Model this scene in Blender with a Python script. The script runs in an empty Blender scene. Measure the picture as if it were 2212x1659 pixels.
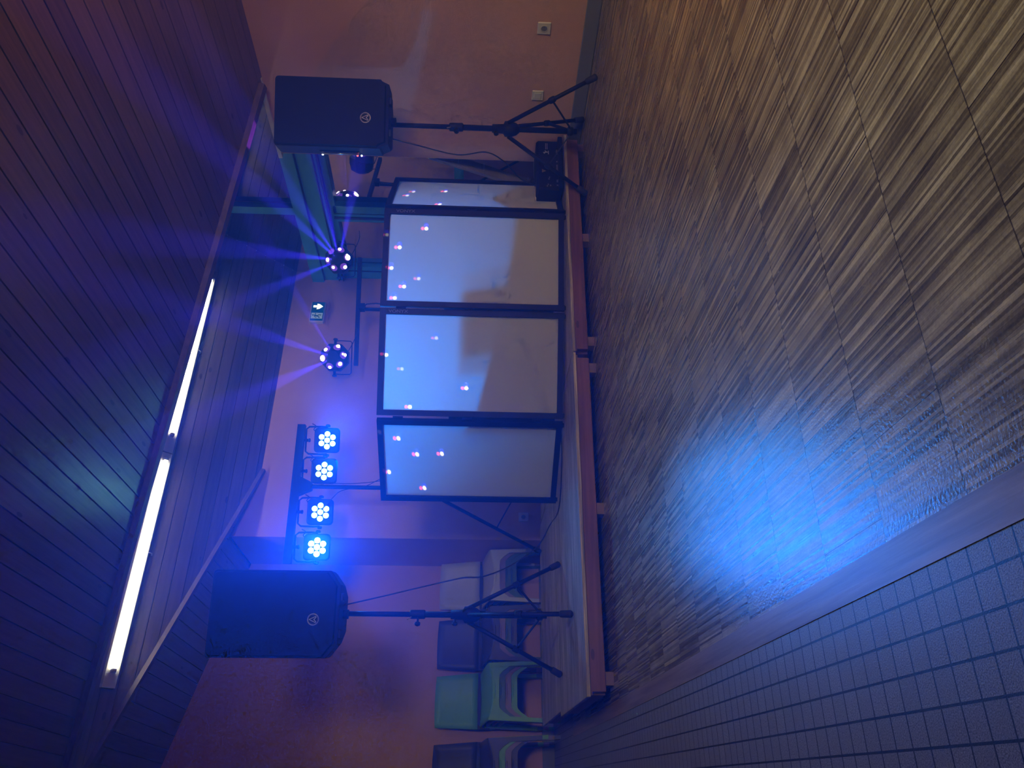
import bpy, bmesh, math, random
from mathutils import Vector, Matrix
random.seed(7)
C = bpy.context.scene.collection
V = Vector
PI = math.pi

# ------------------------------------------------------------------ helpers
class MB:
    """collects shapes in one bmesh; off is subtracted so shapes can be given in room coordinates"""
    def __init__(self, off=(0, 0, 0)):
        self.bm = bmesh.new(); self.off = V(off)

    def _add(self, verts, faces, smooth=False):
        vs = [self.bm.verts.new(V(v) - self.off) for v in verts]
        for f in faces:
            try:
                fc = self.bm.faces.new([vs[i] for i in f]); fc.smooth = smooth
            except ValueError:
                pass
        return vs

    def box(self, c, s, M=None, bev=0.0):
        c = V(c); hx, hy, hz = s[0] / 2, s[1] / 2, s[2] / 2
        if bev > 0:
            b = min(bev, hx * .9, hy * .9, hz * .9)
            vs = []
            idx = {}
            def vid(p):
                k = tuple(round(q, 6) for q in p)
                if k not in idx:
                    idx[k] = len(vs); vs.append(V(p))
                return idx[k]
            fs = []
            H = (hx, hy, hz)
            for ax in range(3):
                a, d = (ax + 1) % 3, (ax + 2) % 3
                for sg in (-1, 1):
                    q = []
                    for sa, sd in ((-1, -1), (1, -1), (1, 1), (-1, 1)):
                        p = [0, 0, 0]; p[ax] = sg * H[ax]; p[a] = sa * (H[a] - b); p[d] = sd * (H[d] - b)
                        q.append(vid(p))
                    fs.append(q if sg > 0 else q[::-1])
            for ax in range(3):
                a, d = (ax + 1) % 3, (ax + 2) % 3
                for sa in (-1, 1):
                    for sd in (-1, 1):
                        q = []
                        for e, first in ((-1, 0), (1, 0), (1, 1), (-1, 1)):
                            p = [0, 0, 0]; p[ax] = e * (H[ax] - b)
                            if first == 0:
                                p[a] = sa * H[a]; p[d] = sd * (H[d] - b)
                            else:
                                p[a] = sa * (H[a] - b); p[d] = sd * H[d]
                            q.append(vid(p))
                        fs.append(q if sa * sd > 0 else q[::-1])
            for sx in (-1, 1):
                for sy in (-1, 1):
                    for sz in (-1, 1):
                        q = [vid((sx * hx, sy * (hy - b), sz * (hz - b))), vid((sx * (hx - b), sy * hy, sz * (hz - b))), vid((sx * (hx - b), sy * (hy - b), sz * hz))]
                        fs.append(q if sx * sy * sz > 0 else q[::-1])
        else:
            vs = [V((x, y, z)) for x in (-hx, hx) for y in (-hy, hy) for z in (-hz, hz)]
            fs = [(0, 1, 3, 2), (4, 6, 7, 5), (0, 4, 5, 1), (2, 3, 7, 6), (0, 2, 6, 4), (1, 5, 7, 3)]
        if M is not None:
            vs = [M @ v for v in vs]
        self._add([v + c for v in vs], fs)
        return self

    def bar(self, p0, p1, w, h, up=(0, 0, 1)):
        """rectangular bar from p0 to p1, w sideways, h along up"""
        p0, p1 = V(p0), V(p1); d = (p1 - p0).normalized(); u = V(up)
        s = d.cross(u).normalized(); u = s.cross(d).normalized()
        vs = [p + s * (a * w / 2) + u * (b * h / 2) for p in (p0, p1) for a, b in ((-1, -1), (1, -1), (1, 1), (-1, 1))]
        self._add(vs, [(0, 1, 2, 3), (7, 6, 5, 4), (0, 4, 5, 1), (1, 5, 6, 2), (2, 6, 7, 3), (3, 7, 4, 0)])
        return self

    def cyl(self, p0, p1, r0, r1=None, n=16, caps=True):
        return self.tube([p0, p1], [r0, r0 if r1 is None else r1], n, caps)

    def tube(self, pts, r, n=8, caps=True):
        pts = [V(p) for p in pts]
        rs = r if isinstance(r, (list, tuple)) else [r] * len(pts)
        rings = []; ref = None
        for i, p in enumerate(pts):
            t = (pts[min(i + 1, len(pts) - 1)] - pts[max(i - 1, 0)])
            t = t.normalized() if t.length > 1e-9 else V((0, 0, 1))
            if ref is None:
                ref = V((0, 0, 1)) if abs(t.z) < .9 else V((1, 0, 0))
            ref = (ref - t * ref.dot(t)); ref = ref.normalized() if ref.length > 1e-6 else t.orthogonal().normalized()
            s = t.cross(ref)
            rings.append([p + (ref * math.cos(2 * PI * k / n) + s * math.sin(2 * PI * k / n)) * rs[i] for k in range(n)])
        vs = [v for ring in rings for v in ring]; fs = []
        for i in range(len(pts) - 1):
            for k in range(n):
                a, b = i * n + k, i * n + (k + 1) % n
                fs.append((a, b, b + n, a + n))
        bv = self._add(vs, fs, True)
        if caps:
            for ring in (bv[:n][::-1], bv[-n:]):
                try: self.bm.faces.new(ring)
                except ValueError: pass
        return self

    def loft(self, A, B, smooth=False, cap=True):
        n = len(A)
        fs = [(i, (i + 1) % n, n + (i + 1) % n, n + i) for i in range(n)]
        if cap:
            fs += [tuple(range(n))[::-1], tuple(range(n, 2 * n))]
        self._add(list(A) + list(B), fs, smooth)
        return self

    def poly(self, pts, smooth=False):
        self._add(pts, [tuple(range(len(pts)))], smooth); return self

    def prism(self, pts, d):
        d = V(d); return self.loft([V(p) for p in pts], [V(p) + d for p in pts])

    def lathe(self, prof, c, axis, n=24, smooth=True):
        """prof: (radius, along) pairs turned around axis through c"""
        ax = V(axis).normalized(); u = ax.orthogonal().normalized(); w = ax.cross(u)
        vs = []; fs = []
        for r, h in prof:
            for k in range(n):
                a = 2 * PI * (k + .5) / n
                vs.append(V(c) + ax * h + (u * math.cos(a) + w * math.sin(a)) * r)
        for i in range(len(prof) - 1):
            for k in range(n):
                a, b = i * n + k, i * n + (k + 1) % n
                fs.append((a, b, b + n, a + n))
        bv = self._add(vs, fs, smooth)
        for ring in (bv[:n][::-1], bv[-n:]):
            try: self.bm.faces.new(ring)
            except ValueError: pass
        return self

    def ring(self, c, nrm, R, r, n=28, m=6):
        nrm = V(nrm).normalized(); u = nrm.orthogonal().normalized(); w = nrm.cross(u)
        vs = []; fs = []
        for i in range(n):
            a = 2 * PI * i / n; d = u * math.cos(a) + w * math.sin(a)
            for j in range(m):
                b = 2 * PI * j / m
                vs.append(V(c) + d * (R + r * math.cos(b)) + nrm * (r * math.sin(b)))
        for i in range(n):
            for j in range(m):
                fs.append((i * m + j, i * m + (j + 1) % m, ((i + 1) % n) * m + (j + 1) % m, ((i + 1) % n) * m + j))
        self._add(vs, fs, True); return self

    def build(self, name, mat, parent=None, mats=None):
        bmesh.ops.recalc_face_normals(self.bm, faces=self.bm.faces[:])
        me = bpy.data.meshes.new(name); self.bm.to_mesh(me); self.bm.free()
        for m in (mats or [mat]): me.materials.append(m)
        o = bpy.data.objects.new(name, me); C.objects.link(o)
        if parent is not None: o.parent = parent
        return o

def smooth_pts(pts, k=6):
    pts = [V(p) for p in pts]; out = []
    P = [pts[0]] + pts + [pts[-1]]
    for i in range(1, len(P) - 2):
        a, b, c, d = P[i - 1:i + 3]
        for j in range(k):
            t = j / k
            out.append(.5 * ((2 * b) + (c - a) * t + (2 * a - 5 * b + 4 * c - d) * t * t + (3 * b - a - 3 * c + d) * t ** 3))
    out.append(pts[-1]); return out

def tag(o, label=None, cat=None, group=None, kind=None):
    for k, v in (('label', label), ('category', cat), ('group', group), ('kind', kind)):
        if v: o[k] = v
    return o

def thing(name, label, cat, loc=(0, 0, 0), rz=0.0, group=None):
    o = bpy.data.objects.new(name, None); C.objects.link(o)
    o.location = loc; o.rotation_euler = (0, 0, rz); o.empty_display_size = .05
    return tag(o, label, cat, group)

def struct(o, label=None):
    o['kind'] = 'structure'
    if label: o['label'] = label
    return o

def dup(root, loc, rz, label, group=None):
    def cp(o, par):
        c = o.copy(); C.objects.link(c); c.parent = par
        for ch in list(o.children): cp(ch, c)
        return c
    r = cp(root, None); r.location = loc; r.rotation_euler = (0, 0, rz); r['label'] = label
    if group: r['group'] = group
    return r

# ------------------------------------------------------------------ materials
def mat(name, col, rough=.5, metal=0.0, spec=.5, var=.12, vscale=30, bump=0.0, bscale=200, emit=None, estr=0):
    m = bpy.data.materials.new(name); m.use_nodes = True
    nt = m.node_tree; bs = nt.nodes['Principled BSDF']
    bs.inputs['Roughness'].default_value = rough; bs.inputs['Metallic'].default_value = metal
    bs.inputs['Specular IOR Level'].default_value = spec
    bs.inputs['Base Color'].default_value = (*col, 1)
    tc = nt.nodes.new('ShaderNodeTexCoord')
    if var > 0:
        no = nt.nodes.new('ShaderNodeTexNoise'); no.inputs['Scale'].default_value = vscale; no.inputs['Detail'].default_value = 3
        nt.links.new(tc.outputs['Object'], no.inputs['Vector'])
        mx = nt.nodes.new('ShaderNodeMix'); mx.data_type = 'RGBA'
        mx.inputs[6].default_value = (*[c * (1 - var) for c in col], 1)
        mx.inputs[7].default_value = (*[min(1, c * (1 + var)) for c in col], 1)
        nt.links.new(no.outputs[0], mx.inputs[0]); nt.links.new(mx.outputs[2], bs.inputs['Base Color'])
    if bump > 0:
        nb = nt.nodes.new('ShaderNodeTexNoise'); nb.inputs['Scale'].default_value = bscale; nb.inputs['Detail'].default_value = 2
        nt.links.new(tc.outputs['Object'], nb.inputs['Vector'])
        bp = nt.nodes.new('ShaderNodeBump'); bp.inputs['Strength'].default_value = bump; bp.inputs['Distance'].default_value = .01
        nt.links.new(nb.outputs[0], bp.inputs['Height']); nt.links.new(bp.outputs[0], bs.inputs['Normal'])
    if emit:
        bs.inputs['Emission Color'].default_value = (*emit, 1); bs.inputs['Emission Strength'].default_value = estr; m.cycles.emission_sampling = 'NONE'
    return m

class NT:
    """tiny node-tree builder"""
    def __init__(self, name):
        self.m = bpy.data.materials.new(name); self.m.use_nodes = True
        self.t = self.m.node_tree; self.bs = self.t.nodes['Principled BSDF']
    def n(self, typ, **kw):
        o = self.t.nodes.new(typ)
        for k, v in kw.items(): setattr(o, k, v)
        return o
    def put(self, sock, v):
        if isinstance(v, bpy.types.NodeSocket): self.t.links.new(v, sock)
        elif v is not None: sock.default_value = v
    def math(self, op, a, b=None, c=None):
        o = self.n('ShaderNodeMath', operation=op)
        for i, v in enumerate((a, b, c)): self.put(o.inputs[i], v)
        return o.outputs[0]
    def xyz(self, v=None):
        if v is None: v = self.n('ShaderNodeTexCoord').outputs['Object']
        s = self.n('ShaderNodeSeparateXYZ'); self.put(s.inputs[0], v); return s.outputs
    def vec(self, x, y, z=0.0):
        s = self.n('ShaderNodeCombineXYZ')
        for i, v in enumerate((x, y, z)): self.put(s.inputs[i], v)
        return s.outputs[0]
    def noise(self, vec, scale, detail=3, rough=.5):
        o = self.n('ShaderNodeTexNoise'); self.put(o.inputs['Vector'], vec)
        o.inputs['Scale'].default_value = scale; o.inputs['Detail'].default_value = detail; o.inputs['Roughness'].default_value = rough
        return o.outputs[0]
    def white(self, vec):
        o = self.n('ShaderNodeTexWhiteNoise', noise_dimensions='3D'); self.put(o.inputs['Vector'], vec); return o.outputs['Value']
    def ramp(self, f, stops):
        o = self.n('ShaderNodeValToRGB'); self.put(o.inputs[0], f)
        e = o.color_ramp.elements
        while len(e) < len(stops): e.new(.5)
        for el, (p, c) in zip(e, stops): el.position = p; el.color = (*c, 1)
        return o.outputs[0]
    def mix(self, f, a, b, blend='MIX'):
        o = self.n('ShaderNodeMix', data_type='RGBA', blend_type=blend)
        self.put(o.inputs[0], f)
        for i, v in ((6, a), (7, b)): self.put(o.inputs[i], (*v, 1) if isinstance(v, tuple) and len(v) == 3 else v)
        return o.outputs[2]
    def bump(self, h, strength=.4, dist=.005):
        o = self.n('ShaderNodeBump'); o.inputs['Strength'].default_value = strength; o.inputs['Distance'].default_value = dist
        self.put(o.inputs['Height'], h); self.put(self.bs.inputs['Normal'], o.outputs[0])

def gap(T, coord, period, width):
    """1 inside a thin groove repeated along coord"""
    f = T.math('FRACT', T.math('DIVIDE', coord, period))
    d = T.math('MINIMUM', f, T.math('SUBTRACT', 1.0, f))
    return T.math('LESS_THAN', d, width / period / 2)

def mat_parquet():
    T = NT('parquet_lamella')
    x, y, z = T.xyz()
    y = T.math('SUBTRACT', y, .0556)
    row = T.math('FLOOR', T.math('DIVIDE', y, .23))
    half = T.math('FLOOR', T.math('DIVIDE', y, .0575))
    rr = T.white(T.vec(row, 3.3, 1.0))
    xs = T.math('ADD', x, T.math('MULTIPLY', rr, .17))
    strip = T.math('FLOOR', T.math('DIVIDE', xs, .0056))
    blk = T.math('FLOOR', T.math('DIVIDE', xs, .165))
    v1 = T.white(T.vec(strip, row, 7.0)); v2 = T.white(T.vec(blk, row, 2.0))
    grain = T.noise(T.vec(T.math('MULTIPLY', x, 170.0), T.math('MULTIPLY', y, 7.0), 0.0), 1.0, 4, .6)
    dirt = T.noise(T.vec(x, y, 0.0), 7.0, 5, .65)
    speck = T.noise(T.vec(x, y, 0.0), 160.0, 3, .6)
    f = T.math('ADD', T.math('MULTIPLY', v1, .46), T.math('MULTIPLY', grain, .6))
    f = T.math('ADD', f, T.math('MULTIPLY', T.math('SUBTRACT', v2, .5), .07))
    f = T.math('ADD', f, T.math('MULTIPLY', T.math('SUBTRACT', dirt, .5), .55))
    f = T.math('ADD', f, T.math('MULTIPLY', T.math('SUBTRACT', speck, .5), .3))
    col = T.ramp(f, [(.16, (.044, .035, .021)), (.42, (.142, .120, .068)), (.64, (.295, .26, .150)), (.90, (.57, .52, .32))])
    g1 = T.math('MULTIPLY', gap(T, y, .23, .0022), .8)
    g2 = T.math('MULTIPLY', gap(T, xs, .165, .0032), T.math('GREATER_THAN', T.white(T.vec(blk, row, 9.0)), .72))
    g3 = T.math('MULTIPLY', gap(T, xs, .0056, .0012), T.math('GREATER_THAN', T.white(T.vec(strip, half, 4.0)), .80))
    g = T.math('MAXIMUM', T.math('MAXIMUM', g1, g2), T.math('MULTIPLY', g3, .6))
    col = T.mix(g, col, (.012, .009, .007))
    T.put(T.bs.inputs['Base Color'], col)
    T.put(T.bs.inputs['Roughness'], T.math('ADD', .24, T.math('MULTIPLY', v1, .08)))
    T.bs.inputs['Specular IOR Level'].default_value = .45
    h = T.math('SUBTRACT', T.math('ADD', T.math('MULTIPLY', v1, .25), T.math('MULTIPLY', speck, .5)), T.math('MULTIPLY', g, .8))
    T.bump(h, .5, .003)
    return T.m

def mat_tiles():
    T = NT('speckled_floor_tile')
    x, y, z = T.xyz()
    p = .0505
    sp = T.noise(T.vec(x, y, 0.0), 420.0, 2, .6)
    tv = T.white(T.vec(T.math('FLOOR', T.math('DIVIDE', x, p)), T.math('FLOOR', T.math('DIVIDE', y, p)), 1.0))
    col = T.ramp(sp, [(.36, (.10, .105, .11)), (.5, (.24, .245, .25)), (.64, (.36, .365, .36))])
    col = T.mix(T.math('MULTIPLY', tv, .35), col, (.17, .175, .18))
    g = T.math('MAXIMUM', gap(T, x, p, .0042), gap(T, y, p, .0034))
    col = T.mix(g, col, (.012, .012, .014))
    T.put(T.bs.inputs['Base Color'], col)
    T.bs.inputs['Roughness'].default_value = .42
    T.bump(T.math('SUBTRACT', T.math('MULTIPLY', sp, .2), g), .6, .003)
    return T.m

def mat_wood(name, c0, c1, c2, axis='x', sx=3.0, sc=60.0, rough=.45, knots=0.0, tone=.0):
    """timber with grain along the object's axis"""
    T = NT(name)
    X = T.xyz(); i = 'xyz'.index(axis)
    along = X[i]; a = X[(i + 1) % 3]; b = X[(i + 2) % 3]
    gr = T.noise(T.vec(T.math('MULTIPLY', along, sx), T.math('MULTIPLY', a, sc), T.math('MULTIPLY', b, sc)), 1.0, 5, .62)
    big = T.noise(T.vec(T.math('MULTIPLY', along, .9), T.math('MULTIPLY', a, 7.0), T.math('MULTIPLY', b, 7.0)), 1.0, 2)
    f = T.math('ADD', T.math('MULTIPLY', gr, .75), T.math('MULTIPLY', big, .25))
    col = T.ramp(f, [(.36, c0), (.5, c1), (.64, c2)])
    if knots > 0:
        vo = T.n('ShaderNodeTexVoronoi'); vo.inputs['Scale'].default_value = 1.0
        T.put(vo.inputs['Vector'], T.vec(T.math('MULTIPLY', along, 3.2), T.math('MULTIPLY', a, 9.0), T.math('MULTIPLY', b, 9.0)))
        k = T.math('LESS_THAN', vo.outputs['Distance'], knots)
        col = T.mix(T.math('MULTIPLY', k, .75), col, tuple(q * .3 for q in c0))
    T.put(T.bs.inputs['Base Color'], col)
    T.bs.inputs['Roughness'].default_value = rough
    T.bump(gr, .12, .003)
    return T.m

def mat_planks(name, axis_across, period, slope):
    """varnished ceiling boards: every board its own tone, grain along the board"""
    T = NT(name)
    X = T.xyz()
    ac = X[0] if axis_across == 'x' else X[1]
    al = X[1] if axis_across == 'x' else X[0]
    pid = T.math('FLOOR', T.math('DIVIDE', ac, period))
    tone = T.white(T.vec(pid, 5.0, 2.0))
    gr = T.noise(T.vec(T.math('ADD', T.math('MULTIPLY', al, 2.5), T.math('MULTIPLY', tone, 40.0)), T.math('MULTIPLY', ac, 55.0), 0.0), 1.0, 4, .6)
    vo = T.n('ShaderNodeTexVoronoi'); vo.inputs['Scale'].default_value = 1.0
    T.put(vo.inputs['Vector'], T.vec(T.math('ADD', T.math('MULTIPLY', al, 3.0), T.math('MULTIPLY', tone, 9.0)), T.math('MULTIPLY', ac, 9.0), 0.0))
    kn = T.math('LESS_THAN', vo.outputs['Distance'], .085)
    f = T.math('ADD', T.math('MULTIPLY', gr, .7), T.math('MULTIPLY', tone, .3))
    col = T.ramp(f, [(.25, (.105, .074, .060)), (.5, (.175, .122, .098)), (.8, (.245, .175, .142))])
    col = T.mix(T.math('MULTIPLY', kn, .8), col, (.05, .025, .014))
    T.put(T.bs.inputs['Base Color'], col)
    T.bs.inputs['Roughness'].default_value = .36
    T.bump(gr, .06, .002)
    return T.m

def mat_wall():
    T = NT('orange_roughcast')
    v = T.n('ShaderNodeTexCoord').outputs['Object']
    n1 = T.noise(v, 2.2, 4, .6); n2 = T.noise(v, 170.0, 3, .6)
    col = T.ramp(n1, [(.3, (.55, .315, .195)), (.7, (.63, .37, .235))])
    T.put(T.bs.inputs['Base Color'], col)
    T.bs.inputs['Roughness'].default_value = .85; T.bs.inputs['Specular IOR Level'].default_value = .2
    T.bump(n2, .35, .004)
    return T.m

def mat_scrim():
    """white stretch cloth that light passes through"""
    m = bpy.data.materials.new('white_stretch_cloth'); m.use_nodes = True
    nt = m.node_tree; nt.nodes.clear()
    out = nt.nodes.new('ShaderNodeOutputMaterial'); mx = nt.nodes.new('ShaderNodeMixShader')
    di = nt.nodes.new('ShaderNodeBsdfDiffuse'); tr = nt.nodes.new('ShaderNodeBsdfTranslucent')
    tc = nt.nodes.new('ShaderNodeTexCoord'); no = nt.nodes.new('ShaderNodeTexNoise'); no.inputs['Scale'].default_value = 900
    rp = nt.nodes.new('ShaderNodeValToRGB')
    rp.color_ramp.elements[0].color = (.70, .70, .70, 1); rp.color_ramp.elements[1].color = (.84, .84, .84, 1)
    nt.links.new(tc.outputs['Object'], no.inputs['Vector']); nt.links.new(no.outputs[0], rp.inputs[0])
    nt.links.new(rp.outputs[0], di.inputs[0]); nt.links.new(rp.outputs[0], tr.inputs[0])
    mx.inputs[0].default_value = .5
    nt.links.new(di.outputs[0], mx.inputs[1]); nt.links.new(tr.outputs[0], mx.inputs[2]); nt.links.new(mx.outputs[0], out.inputs[0])
    return m

def mat_emit(name, col, s):
    m = bpy.data.materials.new(name); m.use_nodes = True
    nt = m.node_tree; nt.nodes.clear()
    out = nt.nodes.new('ShaderNodeOutputMaterial'); e = nt.nodes.new('ShaderNodeEmission')
    e.inputs[0].default_value = (*col, 1); e.inputs[1].default_value = s
    nt.links.new(e.outputs[0], out.inputs[0])
    if s != 14.0: m.cycles.emission_sampling = 'NONE'
    return m

def mat_grille():
    T = NT('perforated_black_steel')
    v = T.n('ShaderNodeTexCoord').outputs['Object']
    x, y, z = T.xyz(v)
    a = T.math('SINE', T.math('MULTIPLY', x, 1500.0)); b = T.math('SINE', T.math('MULTIPLY', z, 1500.0))
    h = T.math('MULTIPLY', a, b)
    col = T.mix(T.math('GREATER_THAN', h, .35), (.009, .009, .010), (.003, .003, .0035))
    T.put(T.bs.inputs['Base Color'], col)
    T.bs.inputs['Roughness'].default_value = .6; T.bs.inputs['Specular IOR Level'].default_value = .15
    T.bump(h, .2, .002)
    return T.m

M_wall = mat_wall()
M_parq = mat_parquet(); M_tile = mat_tiles()
M_ceil = mat_planks('varnished_ceiling_boards', 'x', .0967, .26)
M_ceil2 = mat_planks('varnished_dormer_boards', 'y', .0684, .86)
M_batten = mat_wood('pine_batten', (.09, .052, .038), (.13, .078, .056), (.17, .105, .075), 'x', 2, 40)
M_base = mat('grey_skirting', (.16, .17, .18), .6, var=.12, vscale=40)
M_deck = mat_wood('grey_brown_deck_board', (.13, .11, .085), (.36, .31, .245), (.66, .58, .46), 'x', 2.2, 60, .6)
M_fascia = mat_wood('red_brown_board', (.10, .040, .024), (.155, .065, .040), (.21, .092, .058), 'x', 2.0, 45, .55, knots=.1)
M_foot = mat('wood_block', (.17, .11, .075), .7)
M_border = mat_wood('oak_border_board', (.17, .12, .085), (.26, .19, .135), (.36, .27, .195), 'y', 2.0, 50, .4)
M_black = mat('black_paint', (.007, .007, .008), .5, spec=.2, var=.2)
M_blackmetal = mat('black_coated_steel', (.006, .006, .007), .5, spec=.18, var=.15)
M_rubber = mat('black_rubber', (.010, .010, .011), .7)
M_grille = mat_grille()
M_cab = mat('black_textured_plastic', (.006, .006, .007), .55, spec=.2, bump=.3, bscale=500)
M_cable = mat('black_cable', (.010, .010, .012), .45)
M_badge = mat('silver_badge', (.42, .42, .44), .3, metal=.6)
M_print = mat('grey_print', (.16, .16, .17), .6)
M_printw = mat('white_print', (.5, .5, .5), .6)
M_white = mat('white_plastic', (.62, .60, .56), .45, var=.05)
M_dark = mat('dark_socket_hole', (.02, .02, .02), .6)
M_scrim = mat_scrim()
M_teal = mat('teal_lacquered_aluminium', (.06, .38, .44), .4, var=.08)
M_seal = mat('black_seal', (.012, .014, .016), .6)
M_pane = mat('night_window_glass', (.62, .64, .68), .015, metal=1.0, var=0)
M_trimw = mat('white_trim', (.66, .66, .62), .5)
M_fix = mat('white_lamp_housing', (.60, .60, .62), .45, var=.04)
M_tube = mat_emit('lit_led_tube', (1.0, .99, .84), 14.0)
M_green = mat('green_sign_face', (.004, .085, .075), .35, emit=(0, .20, .17), estr=.10)
M_signw = mat('lit_white_sign_symbol', (.8, .85, .8), .4, emit=(.9, 1, .86), estr=1.5)
M_signp = mat('pale_sign_field', (.5, .62, .62), .4, emit=(.55, .9, .75), estr=.16)
M_orange = mat('amber_warning_print', (.30, .25, .14), .6)
M_stone = mat('grey_plank', (.30, .285, .27), .8, bump=.4, bscale=90)
M_ledw = mat_emit('lit_cyan_led', (.30, .95, 1.0), 10.0)
M_ledx = mat_emit('lit_bright_cyan_led', (.28, .95, 1.0), 60.0)
M_dled = mat_emit('lit_violet_led', (.86, .72, 1.0), 12.0)
M_dlens = mat('violet_lens', (.12, .06, .30), .15, emit=(.25, .08, .9), estr=.45)
M_red = mat_emit('red_glint', (1, .06, .06), 6.0)  # emissive colours painted in for lamp glints on the speaker handle
M_glintw = mat_emit('white_glint', (.7, .75, 1), 4.0)
CH = {'grey': mat('pale_grey_plastic', (.50, .50, .50), .45, var=.05),
      'green': mat('green_plastic', (.15, .46, .13), .45, var=.05),
      'navy': mat('navy_plastic', (.055, .06, .13), .45, var=.05),
      'lilac': mat('mauve_plastic', (.24, .18, .24), .45, var=.05),
      'teal': mat('dark_teal_plastic', (.05, .14, .15), .45, var=.05)}
M_slot = mat('dark_chair_slot', (.02, .025, .05), .6)

# ------------------------------------------------------------------ room numbers
XR, YM, YL, XW = 4.215, 6.05, 6.75, 4.86      # right wall, back wall, recessed back wall, glazed side
XC = 2.16                                      # corner where the back wall steps back
SL = .26
def zroof(x): return 2.08 + SL * (XR - x)
YA = 5.405; XA = .148                                      # dormer ridge
ZRID = 3.137
PHI = math.radians(-3.55)                      # floor pattern and stage are turned a little to the walls
cF, sF = math.cos(PHI), math.sin(PHI)
def FR(u, v, z=0.0, o=(0, 0)):                 # floor frame -> room
    return V((o[0] + u * cF - v * sF, o[1] + u * sF + v * cF, z))

# ------------------------------------------------------------------ floor
fl = bpy.data.objects
m = MB()
u0 = .29
def quad(m, us, vs, idx):
    n0 = len(m.bm.faces)
    m.poly([(us[0], vs[0], 0), (us[1], vs[0], 0), (us[1], vs[1], 0), (us[0], vs[1], 0)])
    m.bm.faces.ensure_lookup_table()
    for f in m.bm.faces[n0:]: f.material_index = idx
VEND = 5.50
quad(m, (u0 + .062, 4.62), (-4.0, VEND), 0)
quad(m, (-5.0, u0), (-4.0, 8.0), 1)
quad(m, (u0, 6.5), (VEND, 8.0), 1)
quad(m, (4.62, 6.5), (-4.0, VEND), 0)
floor = m.build('floor', None, mats=[M_parq, M_tile]); floor.rotation_euler = (0, 0, PHI)
struct(floor, 'worn lamella parquet with a field of small grey speckled tiles along its left edge')
b = MB(); b.box((u0 + .031, (VEND - 4) / 2, -.004), (.062, VEND + 4, .012))
b = b.build('trim_1', M_border); b.rotation_euler = (0, 0, PHI); struct(b, 'timber border board between parquet and floor tiles')

# ------------------------------------------------------------------ walls
m = MB(); m.box((XR + .09, -.035, 1.04), (.18, 7.93, 2.08)); struct(m.build('wall_right', M_wall), 'low orange wall at the right')
m = MB(); m.box((XR - .008, -.035, .0425), (.016, 7.93, .085), bev=.004); struct(m.build('baseboard_right', M_base), 'grey skirting along the orange right wall')
m = MB(); m.box((XR + .06, 3.63, 2.093), (.16, .66, .026)); struct(m.build('trim_2', M_trimw), 'white capping on top of the right wall')
m = MB()
xt = XR - (2.46 - 2.08) / SL
m.prism([(XC, YM, 0), (XW + .1, YM, 0), (XW + .1, YM, 2.46), (xt, YM, 2.46), (XC, YM, zroof(XC))], (0, .7, 0))
struct(m.build('wall_back', M_wall), 'orange back wall behind the booth')
m = MB()
m.prism([(-4.5, YL, 0), (XC, YL, 0), (XC, YL, zroof(XC)), (-4.5, YL, zroof(-4.5))], (0, .15, 0))
struct(m.build('wall_left', M_wall), 'orange wall recessed behind the chair stacks')
m = MB(); m.box(((XC - 4.5) / 2, YL - .006, .0475), (XC + 4.5, .012, .095)); struct(m.build('baseboard_left', M_base), 'grey skirting behind the chair stacks')
m = MB(); m.box(((XC + XW) / 2, YM - .006, .0475), (XW - XC, .012, .095)); struct(m.build('baseboard_back', M_base), 'grey skirting of the back wall')

# ------------------------------------------------------------------ ceiling: boards running from the camera to the back
def e1(x): return 5.48 - .508 * x
def e2(x): return YM - .2476 * (xt - x)
m = MB(); PW = .0967
x = XR + .02
GR = .0075
def board(m, xa, xb, ya, yb, th=.012):
    """one board: ya / yb are (at xa, at xb)"""
    z = zroof
    m._add([(xa, ya[0], z(xa)), (xb, ya[1], z(xb)), (xb, yb[1], z(xb)), (xa, yb[0], z(xa)),
            (xa, ya[0], z(xa) + th), (xb, ya[1], z(xb) + th), (xb, yb[1], z(xb) + th), (xa, yb[0], z(xa) + th)],
           [(0, 1, 2, 3), (0, 4, 5, 1), (1, 5, 6, 2), (2, 6, 7, 3), (3, 7, 4, 0)])
k = math.floor((XR + .02) / PW)
while k * PW > -4.4:
    xa, xb = k * PW + GR / 2, (k + 1) * PW - GR / 2
    if xb > XR + .02: xb = XR + .02
    yend = YM if (xa + xb) / 2 > XC else YL
    if xa > XA:
        board(m, xa, xb, (-4, -4), (e1(xa), e1(xb)))
        if xb < xt:
            board(m, xa, xb, (e2(xa), e2(xb)), (max(yend, e2(xa)), max(yend, e2(xb))))
    else:
        board(m, xa, xb, (-4, -4), (yend, yend))
    k -= 1
# dark void seen in the grooves
def rp(x, y, dz=.014): return (x, y, zroof(x) + dz)
m.poly([rp(-4.4, -4), rp(XA, -4), rp(XA, YL), rp(-4.4, YL)])
m.poly([rp(XA, -4), rp(XR + .02, -4), rp(XR + .02, e1(XR)), rp(XA, YA)])
m.poly([rp(XA, YA), rp(xt, YM), rp(XC, YM), rp(XC, YL), rp(XA, YL)])
struct(m.build('ceiling', M_ceil), 'sloping ceiling of varnished boards')
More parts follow.
